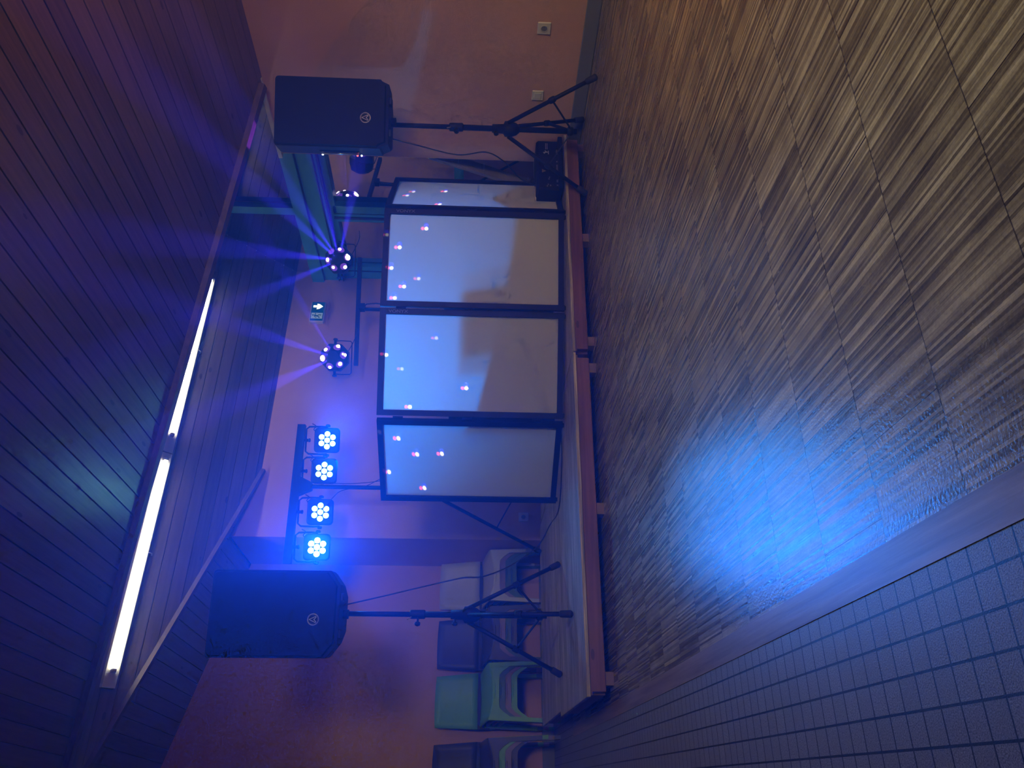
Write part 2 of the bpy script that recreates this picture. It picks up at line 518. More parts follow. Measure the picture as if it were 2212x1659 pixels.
# dormer: boards running along the back wall, rising from the wall head to the ridge
m = MB(); S2 = (ZRID - 2.46) / (YM - YA); PW2 = .0684
n2 = int((YM - YA) / PW2) + 1
for i in range(n2 + 1):
    yb_, ya_ = (math.floor(YM / PW2) + 1 - i) * PW2 - .0028, (math.floor(YM / PW2) - i) * PW2 + .0028
    yb_ = min(yb_, YM + .01); ya_ = max(ya_, YA)
    if yb_ <= ya_: continue
    z2 = lambda y: 2.46 + S2 * (YM - y)
    xl = lambda y: XA + (y - YA) / (YM - YA) * (xt - XA) - .02
    nrm = V((0, S2, 1)).normalized() * .010
    q = [V((xl(ya_), ya_, z2(ya_))), V((XW, ya_, z2(ya_))), V((XW, yb_, z2(yb_))), V((xl(yb_), yb_, z2(yb_)))]
    m._add(q + [p + nrm for p in q], [(0, 1, 2, 3), (0, 4, 5, 1), (1, 5, 6, 2), (2, 6, 7, 3), (3, 7, 4, 0)])
nn = V((0, S2, 1)).normalized() * .0115
m.poly([V((XA, YA, ZRID)) + nn, V((XW, YA, ZRID)) + nn, V((XW, YM + .01, 2.453)) + nn, V((xt, YM + .01, 2.453)) + nn])
struct(m.build('ceiling_2', M_ceil2), 'steep boarded slope above the back wall')
m = MB()
S3 = (ZRID - 2.09) / (YA - 3.34)
m.prism([(XA, YA, ZRID + .005), (XR, 3.34, 2.10), (XW + .1, 3.34, 2.10), (XW + .1, YA, ZRID + .005)], (0, 0, .02))
struct(m.build('ceiling_3', M_ceil2), 'far side of the boarded dormer')
# timber battens along both edges of the dormer
m = MB()
off = V((0, -.02, -.012))
m.bar(V((4.18, e1(4.18), zroof(4.18))) + off, V((XA - .03, e1(XA - .03), zroof(XA - .03))) + off, .065, .04)
struct(m.build('trim_3', M_batten), 'long timber batten beside the strip lights')
m = MB()
m.bar(V((xt - .02, e2(xt) - .015, zroof(xt) - .02)), V((XA + .05, e2(XA + .05) + .015, zroof(XA + .05) - .02)), .04, .032)
struct(m.build('trim_4', M_batten), 'diagonal timber batten above the left wall')

# ------------------------------------------------------------------ glazed side (dark panes at night) in teal frames
win = MB((XW, 4.6, 0))
def ztop(y): return 2.46 + S2 * (YM - y) if y > YA else ZRID - S3 * (YA - y)
XF = XW - .03
# header
wf = MB(); wf.box((XF - .03, 4.65, 2.235), (.12, 2.8, .11)); wf.box((XF - .015, 4.65, 2.105), (.09, 2.8, .13)); wf.box((XF - .035, 4.65, 2.02), (.05, 2.8, .02))
wf.box((XF, 4.65, 1.965), (.06, 2.8, .05))
wf.box((XF, 5.145, 2.63), (.06, .085, .70))
wf.box((XF, 5.105, 1.04), (.06, .09, 1.85)); wf.box((XF - .012, 5.165, 1.04), (.05, .03, 1.85)); wf.box((XF, 5.225, 1.04), (.055, .06, 1.85))
wf.box((XF, 6.0, 1.04), (.06, .1, 1.85)); wf.box((XF, 5.91, 1.04), (.05, .06, 1.85))
wf.box((XF, 4.18, .865), (.05, 1.8, .075)); wf.box((XF, 4.65, .17), (.06, 2.8, .1))
w1 = wf.build('window_1', M_teal); struct(w1, 'teal framed glazed side wall with a heavy transom')
s = MB()
for zz in (2.178, 2.036, 1.995): s.box((XF - .05, 4.65, zz), (.052, 2.79, .008))
s.box((XF - .03, 5.195, 1.05), (.03, .025, 1.83)); s.box((XF - .031, 5.15, 1.05), (.006, .006, 1.8)); s.box((XF - .028, 5.94, 1.05), (.01, .008, 1.8))
s.build('rail', M_seal, w1)
for nm, pts in (('pane', [(3.26, 2.28), (5.1, 2.28), (5.1, ztop(5.1)), (3.26, 2.30)]), ('pane', [(5.18, 2.28), (6.05, 2.28), (6.05, 2.46), (YA, ZRID), (5.18, ztop(5.18))]),
                ('pane', [(3.26, .9), (5.07, .9), (5.07, 1.95), (3.26, 1.95)]), ('pane', [(5.25, .2), (5.89, .2), (5.89, 1.95), (5.25, 1.95)]),
                ('pane', [(3.26, .2), (5.07, .2), (5.07, .83), (3.26, .83)])):
    g = MB(); g.prism([(XW, y, z) for y, z in pts], (.012, 0, 0)); g.build(nm, M_pane, w1)

# ------------------------------------------------------------------ stage decks
ZS = .134
SO = (.605, 3.79)
def deck(label, u0, u1, v0, v1, front=True, end_left=False, group='stage decks'):
    loc = FR(u0, v0, 0, SO)
    t = thing('stage_deck', label, 'stage', loc, PHI, group)
    L, W = u1 - u0, v1 - v0
    m = MB(); m.box((L / 2, W / 2, ZS - .009), (L - .003, W - .003, .018), bev=.002); m.build('deck_board', M_deck, t)
    if front:
        m = MB(); m.box((L / 2 - .0, .035, .078), (L - .05, .034, .076), bev=.003)
        m.box((L / 2, .022, .111), (L - .02, .012, .010)); m.build('front_rail', M_fascia, t)
    m = MB(); m.box((L / 2, W - .03, .078), (L - .05, .03, .076)); m.build('back_rail', M_fascia, t)
    for xx in (.03, L - .03):
        m = MB(); m.box((xx, W / 2, .078), (.03, W - .12, .076)); m.build('side_rail', M_fascia, t)
    for xx in (.085, L * .5, L - .085):
        for yy in (.06, W - .08):
            m = MB(); m.box((xx, yy, .02), (.06, .06, .04)); m.build('foot_block', M_foot, t)
    return t
deck('front left stage deck with the left speaker stand on it', 0, 1.83, 0, 1.15)
deck('front right stage deck under the white booth', 1.835, 3.50, 0, 1.15)
deck('rear left stage deck in front of the stacked chairs', .03, 1.53, 1.153, 2.39, front=False)
deck('rear right stage deck behind the white booth', 1.535, 3.50, 1.153, 2.27, front=False)

# ------------------------------------------------------------------ booth screen: four hinged panels of white cloth
Q = [V((4.05, 3.98, ZS)), V((3.478, 3.668, ZS)), V((2.865, 3.89, ZS)), V((2.262, 4.19, ZS)), V((1.955, 4.752, ZS))]
ZT = 1.278
booth = thing('booth_screen', 'white cloth screen of four hinged black framed panels on the stage', 'screen', (2.87, 3.9, ZS))
BO = booth.location
fw = .034
for i in range(4):
    a, b = Q[i], Q[i + 1]
    d = (b - a).normalized(); n = V((-d.y, d.x, 0))
    if n.y > 0: n = -n
    a2, b2 = a + d * .007, b - d * .007
    if i == 2: b2 = b - d * .012
    if i == 3: a2 = a + d * .012
    up = V((0, 0, 1))
    z0, z1 = ZS + .008, ZT
    m = MB(BO)
    for p in (a2 + d * fw / 2, b2 - d * fw / 2):
        m.bar(V((p.x, p.y, z0)), V((p.x, p.y, z1)), fw, .03, up=n)
    for z in (z0 + fw / 2 + .004, z1 - fw / 2):
        pa, pb = a2 + d * fw, b2 - d * fw
        m.bar(V((pa.x, pa.y, z)), V((pb.x, pb.y, z)), .03, fw)
    fr = m.build('panel_frame', M_blackmetal, booth)
    m = MB(BO)
    pa, pb = a2 + d * fw * .8 - n * .004, b2 - d * fw * .8 - n * .004
    m.poly([V((pa.x, pa.y, z0 + fw)), V((pb.x, pb.y, z0 + fw)), V((pb.x, pb.y, z1 - fw * .8)), V((pa.x, pa.y, z1 - fw * .8))])
    m.build('cloth', M_scrim, fr)
    for p in (a2 + d * .02, b2 - d * .02):
        m = MB(BO); m.cyl(V((p.x, p.y, ZS)), V((p.x, p.y, ZS + .012)), .014, n=10); m.build('glide', M_rubber, fr)
for i in (1, 2, 3):
    p = Q[i]
    for z in (.27, .70, 1.12):
        m = MB(BO); m.cyl(V((p.x, p.y, z)), V((p.x, p.y, z + .06)), .009, n=10); m.build('hinge', M_blackmetal, booth)
def text_mesh(body, size, ext=.0008):
    cu = bpy.data.curves.new('lettering', 'FONT'); cu.body = body; cu.size = size; cu.extrude = ext; cu.align_x = 'CENTER'; cu.align_y = 'CENTER'
    o = bpy.data.objects.new('lettering', cu); C.objects.link(o)
    bpy.context.view_layer.update()
    dg = bpy.context.evaluated_depsgraph_get()
    me = bpy.data.meshes.new_from_object(o.evaluated_get(dg))
    bpy.data.objects.remove(o); return me
vx = text_mesh('VONYX', .027)
for i, zc in ((1, 1.145), (2, 1.165)):
    a, b = Q[i], Q[i + 1]
    d = (b - a).normalized(); n = V((-d.y, d.x, 0)); n = -n if n.y > 0 else n
    p = a + d * (.007 + fw / 2) + n * .0165
    me = vx.copy(); me.materials.clear(); me.materials.append(M_print)
    X = V((0, 0, -1)); Zv = n; Yv = Zv.cross(X)
    Mx = Matrix(((X.x * 1.25, Yv.x, Zv.x, p.x), (X.y * 1.25, Yv.y, Zv.y, p.y), (X.z * 1.25, Yv.z, Zv.z, zc), (0, 0, 0, 1)))
    me.transform(Matrix.Translation(-BO) @ Mx)
    o = bpy.data.objects.new('lettering', me); C.objects.link(o); o.parent = booth; o['label'] = 'grey lettering running down the frame'

# what stands behind the screen and shows as a shadow on its cloth
tb = thing('trestle_table', 'table behind the white screen, showing as a shadow on its cloth', 'table', (2.93, 4.52, ZS), math.radians(-12))
m = MB(); m.box((0, 0, .70), (1.3, .55, .03)); m.build('tabletop', M_black, tb)
m = MB(); m.box((0, -.27, .37), (1.3, .01, .66)); m.build('cloth_front', M_black, tb)
for sx in (-1, 1):
    for sy in (-1, 1):
        m = MB(); m.cyl((sx * .6, sy * .22, 0), (sx * .6, sy * .22, .69), .015, n=10); m.build('leg', M_blackmetal, tb)
lp = thing('laptop', 'open laptop on the table behind the white screen', 'laptop', (2.80, 4.55, ZS + .715), math.radians(-25))
m = MB(); m.box((0, 0, .009), (.36, .25, .018)); m.build('keyboard_base', M_black, lp)
m = MB(); m.box((0, -.155, .125), (.36, .012, .24), Matrix.Rotation(math.radians(18), 4, 'X')); m.build('display', M_black, lp)
mx = thing('mixing_console', 'controller on the table behind the white screen', 'mixer', (3.22, 4.47, ZS + .715), math.radians(-12))
m = MB(); m.box((0, 0, .03), (.40, .28, .06), bev=.008); m.build('body', M_black, mx)
for sx in (-.12, .12):
    m = MB(); m.cyl((sx, 0, .06), (sx, 0, .07), .07, n=20); m.build('jog_wheel', M_black, mx)

# ------------------------------------------------------------------ loudspeakers
def make_speaker(label, w, h, dp, loc, rz, ch=(.075, .055)):
    t = thing('loudspeaker', label, 'speaker', loc, rz, None)
    c, e = ch; r = .018
    def outline(y, k=1.0, hk=1.0, z0=0.0):
        W = w / 2 * k
        pts = [(-W + c * k, 0), (W - c * k, 0), (W - .012, e * .8), (W, e), (W, h - r), (W - r * .3, h - r * .3), (W - r, h), (-W + r, h), (-W + r * .3, h - r * .3), (-W, h - r), (-W, e), (-W + .012, e * .8)]
        return [V((x, y, z0 + z * hk)) for x, z in pts]
    m = MB(); m.loft(outline(0), outline(dp * .45), cap=True); m.loft(outline(dp * .45), outline(dp, .62, .96, .01))
    m.build('cabinet', M_cab, t)
    m = MB(); m.loft([p * .965 + V((0, 0, .017)) for p in outline(0)], [V((p.x * .94, -.014, p.z * .95 + .024)) for p in outline(0)]); g = m.build('front_grille', M_grille, t)
    m = MB(); cz = .135; cx = -.03
    m.ring((cx, -.017, cz), (0, 1, 0), .030, .0022)
    pts = [(0, .022), (.016, -.014), (.011, -.016), (0, -.004), (-.011, -.016), (-.016, -.014)]
    m.ring((cx, -.017, cz), (0, 1, 0), .026, .0008, m=4)
    for q0, q1 in ((pts[0], pts[1]), (pts[0], pts[5]), (pts[2], pts[3]), (pts[3], pts[4]), (pts[1], pts[2]), (pts[4], pts[5])):
        m.bar((cx + q0[0], -.018, cz + q0[1]), (cx + q1[0], -.018, cz + q1[1]), .0028, .003, up=(0, 1, 0))
    m.build('logo_badge', M_badge, g)['label'] = 'silver ring badge with an arrow shaped mark'
    for sx in (-.105, .09):
        m = MB(); m.box((sx, .05, -.006), (.045, .06, .018), bev=.004); m.build('bumper_foot', M_rubber, t)
    m = MB(); m.cyl((0, dp * .42, -.03), (0, dp * .42, .02), .026, n=14); m.build('pole_socket', M_blackmetal, t)
    return t
spL = make_speaker('larger black loudspeaker at the left, washed in blue light', .462, .70, .36, (1.118, 4.352, 1.402), math.radians(-14), (.075, .06))
spR = make_speaker('black loudspeaker at the right in front of the orange wall', .415, .675, .33, (3.783, 3.195, 1.238), math.radians(-31), (.03, .05))
# side handle on the right speaker; its glowing dots imitate lamp reflections
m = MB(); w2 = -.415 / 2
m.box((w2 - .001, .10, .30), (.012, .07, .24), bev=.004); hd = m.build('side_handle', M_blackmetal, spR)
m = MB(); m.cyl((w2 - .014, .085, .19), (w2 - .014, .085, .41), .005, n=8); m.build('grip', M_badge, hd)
for z, mt in ((.195, M_red), (.17, M_glintw), (.405, M_glintw)):
    m = MB(); m.lathe([(.001, -.006), (.006, -.003), (.006, .003), (.001, .006)], (w2 - .017, .10, z), (1, 0, 0), 10); m.build('glint_dot', mt, hd)

# ------------------------------------------------------------------ speaker stands
def make_stand(name, label, loc, top, hub, R, angles, low=.10, r0=.0175, r1=.0145, clamp=.86, rl=.0125, rz=0):
    t = thing(name, label, 'stand', loc, rz)
    m = MB(); m.cyl((0, 0, low), (0, 0, clamp), r0, n=16); m.build('lower_pole', M_blackmetal, t)
    m = MB(); m.cyl((0, 0, clamp - .03), (0, 0, top), r1, n=16); m.build('upper_pole', M_blackmetal, t)
    m = MB(); m.lathe([(r0 + .004, -.05), (r0 + .008, -.045), (r0 + .008, .03), (r0 + .003, .038)], (0, 0, clamp), (0, 0, 1), 18); cl = m.build('clamp_collar', M_black, t)
    m = MB(); m.cyl((-.02, -.01, clamp - .01), (-.055, -.02, clamp - .01), .006, n=8); m.lathe([(.004, 0), (.017, .003), (.017, .014), (.008, .02)], (-.05, -.018, clamp - .01), (-1, -.3, 0), 7); m.build('knob', M_black, cl)
    m = MB(); m.cyl((-.012, -.012, clamp + .02), (-.035, -.022, clamp + .05), .0035, n=6); m.build('lock_pin', M_badge, cl)
    m = MB(); m.lathe([(r0 + .004, -.07), (r0 + .02, -.05), (r0 + .03, -.02), (r0 + .03, .02), (r0 + .012, .03), (r0 + .008, .10)], (0, 0, hub), (0, 0, 1), 18); hb = m.build('leg_hub', M_black, t)
    m = MB(); m.cyl((-.02, 0, hub + .075), (-.05, -.01, hub + .075), .006, n=8); m.lathe([(.004, 0), (.016, .003), (.016, .013), (.008, .018)], (-.046, -.008, hub + .075), (-1, -.2, 0), 7); m.build('knob', M_black, hb)
    m = MB(); m.lathe([(r0 + .002, -.02), (r0 + .01, -.012), (r0 + .01, .014), (r0 + .003, .02)], (0, 0, low + .04), (0, 0, 1), 16); m.build('brace_slider', M_black, t)
    for an in angles:
        an, RR = (an if isinstance(an, tuple) else (an, R))
        d = V((math.cos(math.radians(an)), math.sin(math.radians(an)), 0))
        p0 = d * .045 + V((0, 0, hub)); p1 = d * RR + V((0, 0, .022))
        m = MB(); m.tube([p0, p1], rl, 12); lg = m.build('leg', M_blackmetal, t)
        dd = (p1 - p0).normalized()
        m = MB(); m.tube([p1 - dd * .055, p1 - dd * .05, p1 + dd * .008, p1 + dd * .016], [rl * 1.2, rl * 1.5, rl * 1.6, rl * 1.1], 12); m.build('rubber_foot', M_rubber, lg)
        mid = p0.lerp(p1, .52)
        m = MB(); s = d.cross(V((0, 0, 1))) * .012
        m.bar(d * .02 + V((0, 0, low + .04)), mid, .018, .007); m.build('brace', M_blackmetal, t)
        m = MB(); m.lathe([(rl + .004, -.02), (rl + .007, -.012), (rl + .007, .012), (rl + .004, .02)], mid, dd, 12); m.build('leg_clip', M_black, lg)
    return t
make_stand('speaker_stand', 'black tripod stand under the left speaker, standing on the stage', (1.160, 4.508, ZS), 1.29, .560, .372, (22, -103, 137), low=.11, clamp=.855)
make_stand('speaker_stand', 'black tripod stand under the right speaker, standing on the parquet', (3.868, 3.346, 0), 1.25, .515, .372, (-84, 143, (27, .318)), low=.085, clamp=.845)

# ------------------------------------------------------------------ lamp stand with four flat par lamps
BR, BL = V((2.835, 5.405, 2.022)), V((1.80, 5.61, 2.028))
ps = thing('lighting_stand', 'black stand behind the screen carrying a bar of four cyan lamps', 'stand', (2.362, 5.50, ZS))
PO = ps.location
m = MB(PO); m.cyl((2.362, 5.50, ZS + .15), (2.362, 5.50, 1.2), .0185, n=14); m.build('lower_pole', M_blackmetal, ps)
m = MB(PO); m.cyl((2.362, 5.50, 1.15), (2.362, 5.50, 2.0), .0155, n=14); m.build('upper_pole', M_blackmetal, ps)
m = MB(PO); m.bar(BR, BL, .045, .058); cb = m.build('crossbar', M_blackmetal, ps)
m = MB(PO); m.loft([V((2.362 + dx, 5.50 + dy, 1.90)) for dx, dy in ((-.025, -.025), (.025, -.025), (.025, .025), (-.025, .025))], [V((2.362 + dx, 5.50 + dy, 1.995)) for dx, dy in ((-.07, -.02), (.07, -.03), (.07, .02), (-.07, .03))]); m.build('bar_bracket', M_black, cb)
m = MB(PO); m.lathe([(.022, -.05), (.045, -.02), (.045, .02), (.024, .05)], (2.362, 5.50, 1.02), (0, 0, 1), 16); m.build('leg_hub', M_black, ps)
for an in (125.5, 5.5, -114.5):
    d = V((math.cos(math.radians(an)), math.sin(math.radians(an)), 0)); o = V((2.362, 5.50, 0))
    RR = .56 if an > 100 else (.56 if an > 0 else .5)
    p0, p1 = o + d * .04 + V((0, 0, 1.02)), o + d * RR + V((0, 0, ZS + .02))
    m = MB(PO); m.tube([p0, p1], .0135, 10); lg = m.build('leg', M_blackmetal, ps)
    m = MB(PO); m.tube([p1 - (p1 - p0).normalized() * .05, p1 + (p1 - p0).normalized() * .012], .019, 10); m.build('rubber_foot', M_rubber, lg)
    m = MB(PO); m.bar(o + d * .02 + V((0, 0, ZS + .22)), p0.lerp(p1, .60), .016, .007); m.build('brace', M_blackmetal, ps)

def make_par(label, bright):
    """lamp hanging from a bar: origin at the underside of the bar, face towards -Y and a little down"""
    t = thing('par_lamp', label, 'stage light', (0, 0, 0), 0, 'par lamps hanging from the lamp bar')
    R = Matrix.Rotation(math.radians(9), 4, 'X'); cz = -.175
    def tr(p): return R @ V(p) + V((0, 0, cz))
    def rr(s, k=5):
        pts = []; r = .03
        for cx, cy, a0 in ((s - r, s - r, 0), (-s + r, s - r, 90), (-s + r, -s + r, 180), (s - r, -s + r, 270)):
            for j in range(k + 1):
                a = math.radians(a0 + 90 * j / k); pts.append((cx + r * math.cos(a), cy + r * math.sin(a)))
        return pts
    m = MB(); s = .096
    m.loft([tr((x, -.045, z)) for x, z in rr(s)], [tr((x, .035, z)) for x, z in rr(s * .97)])
    m.loft([tr((x, -.052, z)) for x, z in rr(s * .90)], [tr((x, -.045, z)) for x, z in rr(s * .97)])
    hs = m.build('housing', M_black, t)
    m = MB(); m.tube([(-.104, 0, cz), (-.107, 0, cz + .05), (-.104, 0, -.035), (-.085, 0, -.012), (.085, 0, -.012), (.104, 0, -.035), (.107, 0, cz + .05), (.104, 0, cz)], .007, 8); yk = m.build('yoke', M_blackmetal, t)
    for sx in (-1, 1):
        m = MB(); m.lathe([(.006, 0), (.018, .002), (.018, .016), (.010, .022)], (sx * .103, 0, cz), (sx, 0, 0), 10); m.build('knob', M_black, yk)
    m = MB(); m.cyl((0, 0, -.03), (0, 0, .0), .012, n=10); m.lathe([(.006, 0), (.016, .002), (.016, .012), (.006, .016)], (0, 0, -.032), (0, 0, -1), 8); m.build('bar_clamp', M_black, yk)
    pos = [(0, 0)] + [(.048 * math.cos(math.radians(60 * k)), .048 * math.sin(math.radians(60 * k))) for k in range(6)]
    for x, z in pos:
        m = MB(); m.lathe([(.0205, 0), (.0195, .004), (.013, .008), (.004, .010)], tr((x, -.052, z)), R @ V((0, -1, 0)), 18); m.build('lens', M_ledx if bright else M_ledw, hs)
    m = MB(); m.tube(smooth_pts([tr((.03, .035, .05)), (.05, .05, -.10), (.085, .04, -.06), (.11, .03, -.08), (.13, .02, -.05)]), .0035, 6); m.build('power_lead', M_cable, hs)
    return t
bd = (BL - BR).normalized()
parang = math.atan2(-bd.y, -bd.x)
heads = [(.115, 'right-hand par lamp of the four on the bar, next to its free end', False), (.345, 'second par lamp from the right end of the bar', False), (.640, 'par lamp just left of the stand pole', False), (.885, 'brightest par lamp, at the left end of the bar', True)]
par0 = None
for k, (f, lb, br) in enumerate(heads):
    p = BR.lerp(BL, f) + V((0, 0, -.03))
    az = math.radians((-24, -21, -20, -18)[k])
    par0 = make_par(lb, br); par0.location = p; par0.rotation_euler = (0, 0, az)

# ------------------------------------------------------------------ second lamp stand with two multi-beam lamps
DR, DL = V((4.53, 5.53, 1.915)), V((3.69, 5.80, 1.893))
ds = thing('lighting_stand', 'black T-bar stand behind the screen carrying two violet effect lamps', 'stand', (4.10, 5.60, ZS))
DO = ds.location
m = MB(DO); m.cyl((4.10, 5.60, ZS + .1), (4.10, 5.60, 1.72), .016, n=12); m.build('pole', M_blackmetal, ds)
b0, b1 = V((4.545, 5.44, 1.745)), V((3.60, 5.74, 1.725))
m = MB(DO); m.bar(b0, b1, .035, .035); tb2 = m.build('crossbar', M_blackmetal, ds)
m = MB(DO); m.box((4.10, 5.575, 1.70), (.06, .05, .05)); m.build('bar_bracket', M_black, tb2)
m = MB(DO); m.tube([(4.09, 5.57, 1.70), (4.12, 5.55, 1.66), (4.13, 5.55, 1.58), (4.12, 5.56, 1.45)], .006, 6); m.build('tied_cables', M_cable, ds)
for an in (100, 220, 340):
    d = V((math.cos(math.radians(an)), math.sin(math.radians(an)), 0)); o = V((4.10, 5.60, 0))
    m = MB(DO); m.tube([o + d * .03 + V((0, 0, .75)), o + d * .36 + V((0, 0, ZS + .02))], .012, 10); m.build('leg', M_blackmetal, ds)
def make_derby(label, aim_rz, pat):
    t = thing('effect_lamp', label, 'stage light', (0, 0, 0), 0, 'violet effect lamps on the T-bar')
    m = MB(); m.lathe([(.05, -.105), (.085, -.085), (.125, -.03), (.128, .03), (.115, .10), (.07, .13)], (0, 0, .15), (0, 1, 0), 8, smooth=False); hs = m.build('housing', M_black, t)
    m = MB(); m.tube([(-.142, 0, .15), (-.146, 0, .10), (-.143, 0, .02), (-.13, 0, .008), (.13, 0, .008), (.143, 0, .02), (.146, 0, .10), (.142, 0, .15)], .0045, 8); yk = m.build('yoke', M_blackmetal, t)
    for sx in (-1, 1):
        m = MB(); m.lathe([(.012, -.02), (.012, .01), (.02, .012), (.02, .024), (.01, .03)], (sx * .138, 0, .15), (sx, 0, 0), 10); m.build('knob', M_black, yk)
    for k in range(6):
        a = math.radians(90 + 60 * k + 10); c, s = math.cos(a), math.sin(a)
        nrm = V((c * .62, -.78, s * .62)).normalized(); p = V((.082 * c, -.075, .15 + .082 * s)) + nrm * .004
        m = MB(); m.lathe([(.031, -.01), (.031, .002), (.026, .007), (.012, .011), (.002, .012)], p, nrm, 18); ln = m.build('lens', M_dlens, hs)
        if pat[k]:
            u = nrm.orthogonal().normalized(); w = nrm.cross(u); q = p + nrm * .0125
            for dx, dy, r in pat[k]:
                m = MB(); m.lathe([(r, -.003), (r * .9, .002), (r * .4, .003)], q + u * dx + w * dy, nrm, 14); m.build('led', M_dled, ln)
    m = MB(); m.tube(smooth_pts([(.03, .10, .08), (.10, .07, .03), (.20, .03, -.02), (.27, .02, -.02)]), .0035, 6); m.build('power_lead', M_cable, hs)
    return t
pA = [[(0, 0, .026)], [(.008, 0, .014)], [(-.006, .008, .017)], [(.008, .008, .013), (-.012, 0, .009)], [(0, .01, .017)], [(.006, -.012, .016)]]
pB = [[(.004, .008, .017)], [(-.008, .006, .013)], [(.01, .006, .016)], [(.002, .0, .024), (-.016, .012, .009)], [(-.004, -.012, .014)], []]
dl = make_derby('violet effect lamp at the left end of the T-bar', 0, pA); dl.location = V((3.655, 5.705, 1.755)); dl.rotation_euler = (0, 0, math.radians(-28))
dr = make_derby('violet effect lamp at the right end of the T-bar', 0, pB); dr.location = V((4.515, 5.44, 1.778)); dr.rotation_euler = (0, 0, math.radians(-32))

# ------------------------------------------------------------------ strip lights on the dormer slope
fnrm = V((0, -S2, -1)).normalized()
fR = Matrix(((1, 0, 0), (0, -fnrm.z, -fnrm.y), (0, fnrm.y, -fnrm.z))).to_4x4()
def strip_light(label, xa, xb, ta, tb_):
    y0 = 5.49; base = V(((xa + xb) / 2, y0, 2.46 + S2 * (YM - y0)))
    t = thing('strip_light', label, 'lamp', base, 0, 'strip lights under the dormer')
    up = -fnrm
    m = MB(base)
    m.bar(V((xa, base.y, base.z)) + fnrm * .024, V((xb, base.y, base.z)) + fnrm * .024, .085, .044, up=up); hs = m.build('housing', M_fix, t)
    m = MB(base); q0, q1 = V((ta, base.y, base.z)) + fnrm * .064, V((tb_, base.y, base.z)) + fnrm * .064
    m.cyl(q0, q1, .0165, n=12); m.build('tube', M_tube, hs)
    for q, s in ((q0, -1), (q1, 1)):
        m = MB(base); m.cyl(q, q + V((s * .02, 0, 0)), .017, n=12); m.box(q + V((s * .012, 0, 0)) - fnrm * .02, (.02, .03, .045), fR); m.build('lamp_holder', M_white, hs)
    m = MB(base); mid = (ta + tb_) / 2 + .05
    m.tube([V((mid, base.y, base.z)) + fnrm * .06, V((mid + .005, base.y + .03, base.z - .075)), V((mid - .005, base.y + .05, base.z - .07)), V((mid + .004, base.y + .06, base.z - .055))], .003, 6); m.build('clip', M_white, hs)
    return t
strip_light('lit strip light at the left, nearer the chairs', .915, 2.60, 1.03, 2.53)
strip_light('lit strip light at the right, running in behind the batten', 2.61, 4.30, 2.76, 4.26)

# ------------------------------------------------------------------ emergency exit sign
ex = thing('exit_sign', 'green lit exit sign with a down arrow on the back wall', 'sign', (4.355, YM, 2.19), 0)
m = MB(); m.box((0, -.024, 0), (.232, .048, .136), bev=.008); m.build('housing', M_white, ex)
m = MB(); m.box((0, -.0495, 0), (.212, .004, .116)); fc = m.build('sign_face', M_green, ex)
def flat(mb, pts, y): mb.prism([(x, y, z) for x, z in pts], (0, -.0012, 0))
m = MB(); flat(m, [(.055 + dx, dz) for dx, dz in ((-.012, .044), (.012, .044), (.012, .006), (.032, .012), (.028, -.012), (0, -.046), (-.028, -.012), (-.032, .012), (-.012, .006))], -.0516)
m.build('arrow', M_signw, fc)['label'] = 'white arrow pointing down'
m = MB(); m.box((-.052, -.052, 0), (.066, .0012, .104)); fld = m.build('symbol_field', M_signp, fc)
m = MB()
y = -.0528
m.lathe([(.0075, 0), (.0075, .001)], (-.046, y, .036), (0, -1, 0), 12)
for a, b, w in (((-.048, .024), (-.056, -.004), .014), ((-.048, .022), (-.030, .012), .006), ((-.030, .012), (-.024, .020), .006), ((-.052, .022), (-.068, .016), .006), ((-.068, .016), (-.074, .002), .006),
                ((-.056, -.004), (-.040, -.018), .008), ((-.040, -.018), (-.044, -.040), .008), ((-.057, -.004), (-.066, -.022), .008), ((-.066, -.022), (-.080, -.024), .008)):
    m.bar((a[0], y, a[1]), (b[0], y, b[1]), w, .0012, up=(0, 1, 0))
m.build('running_figure', M_green, fld)

# ------------------------------------------------------------------ wall plates
def plate(name, label, loc, axis, socket=True, s=.08):
    rz = {'-y': 0, '-x': -PI / 2}[axis]
    t = thing(name, label, 'socket' if socket else 'switch', loc, rz)
    m = MB(); m.box((0, -.005, 0), (s, .010, s), bev=.004); m.build('cover_plate', M_white, t)
    if socket:
        m = MB(); m.lathe([(.0215, -.0105), (.0225, -.0125), (.019, -.0125), (.018, -.004)], (0, 0, 0), (0, 1, 0), 20); rg = m.build('socket_ring', M_white, t)
        m = MB(); m.lathe([(.0185, -.0108), (.0185, -.0098)], (0, 0, 0), (0, 1, 0), 20)
        m.build('socket_well', M_print, rg)
        m = MB()
        for sx in (-.0075, .0075): m.cyl((sx, -.0112, .0), (sx, -.0105, .0), .0028, n=8)
        m.build('pin_hole', M_dark, rg)
    else:
        m = MB(); m.box((0, -.0115, 0), (s * .62, .005, s * .62), bev=.002); m.build('blank_insert', M_white, t)
    return t
plate('wall_socket', 'white wall socket on the orange right wall, nearest the camera', (XR, 2.876, .32), '-x')
plate('wall_switch', 'white square blank plate on the right wall, beside the stand leg', (XR, 3.358, .322), '-x', False, .075)
plate('wall_socket', 'white wall socket low on the back wall beside the screen', (2.356, YM, .27), '-y')

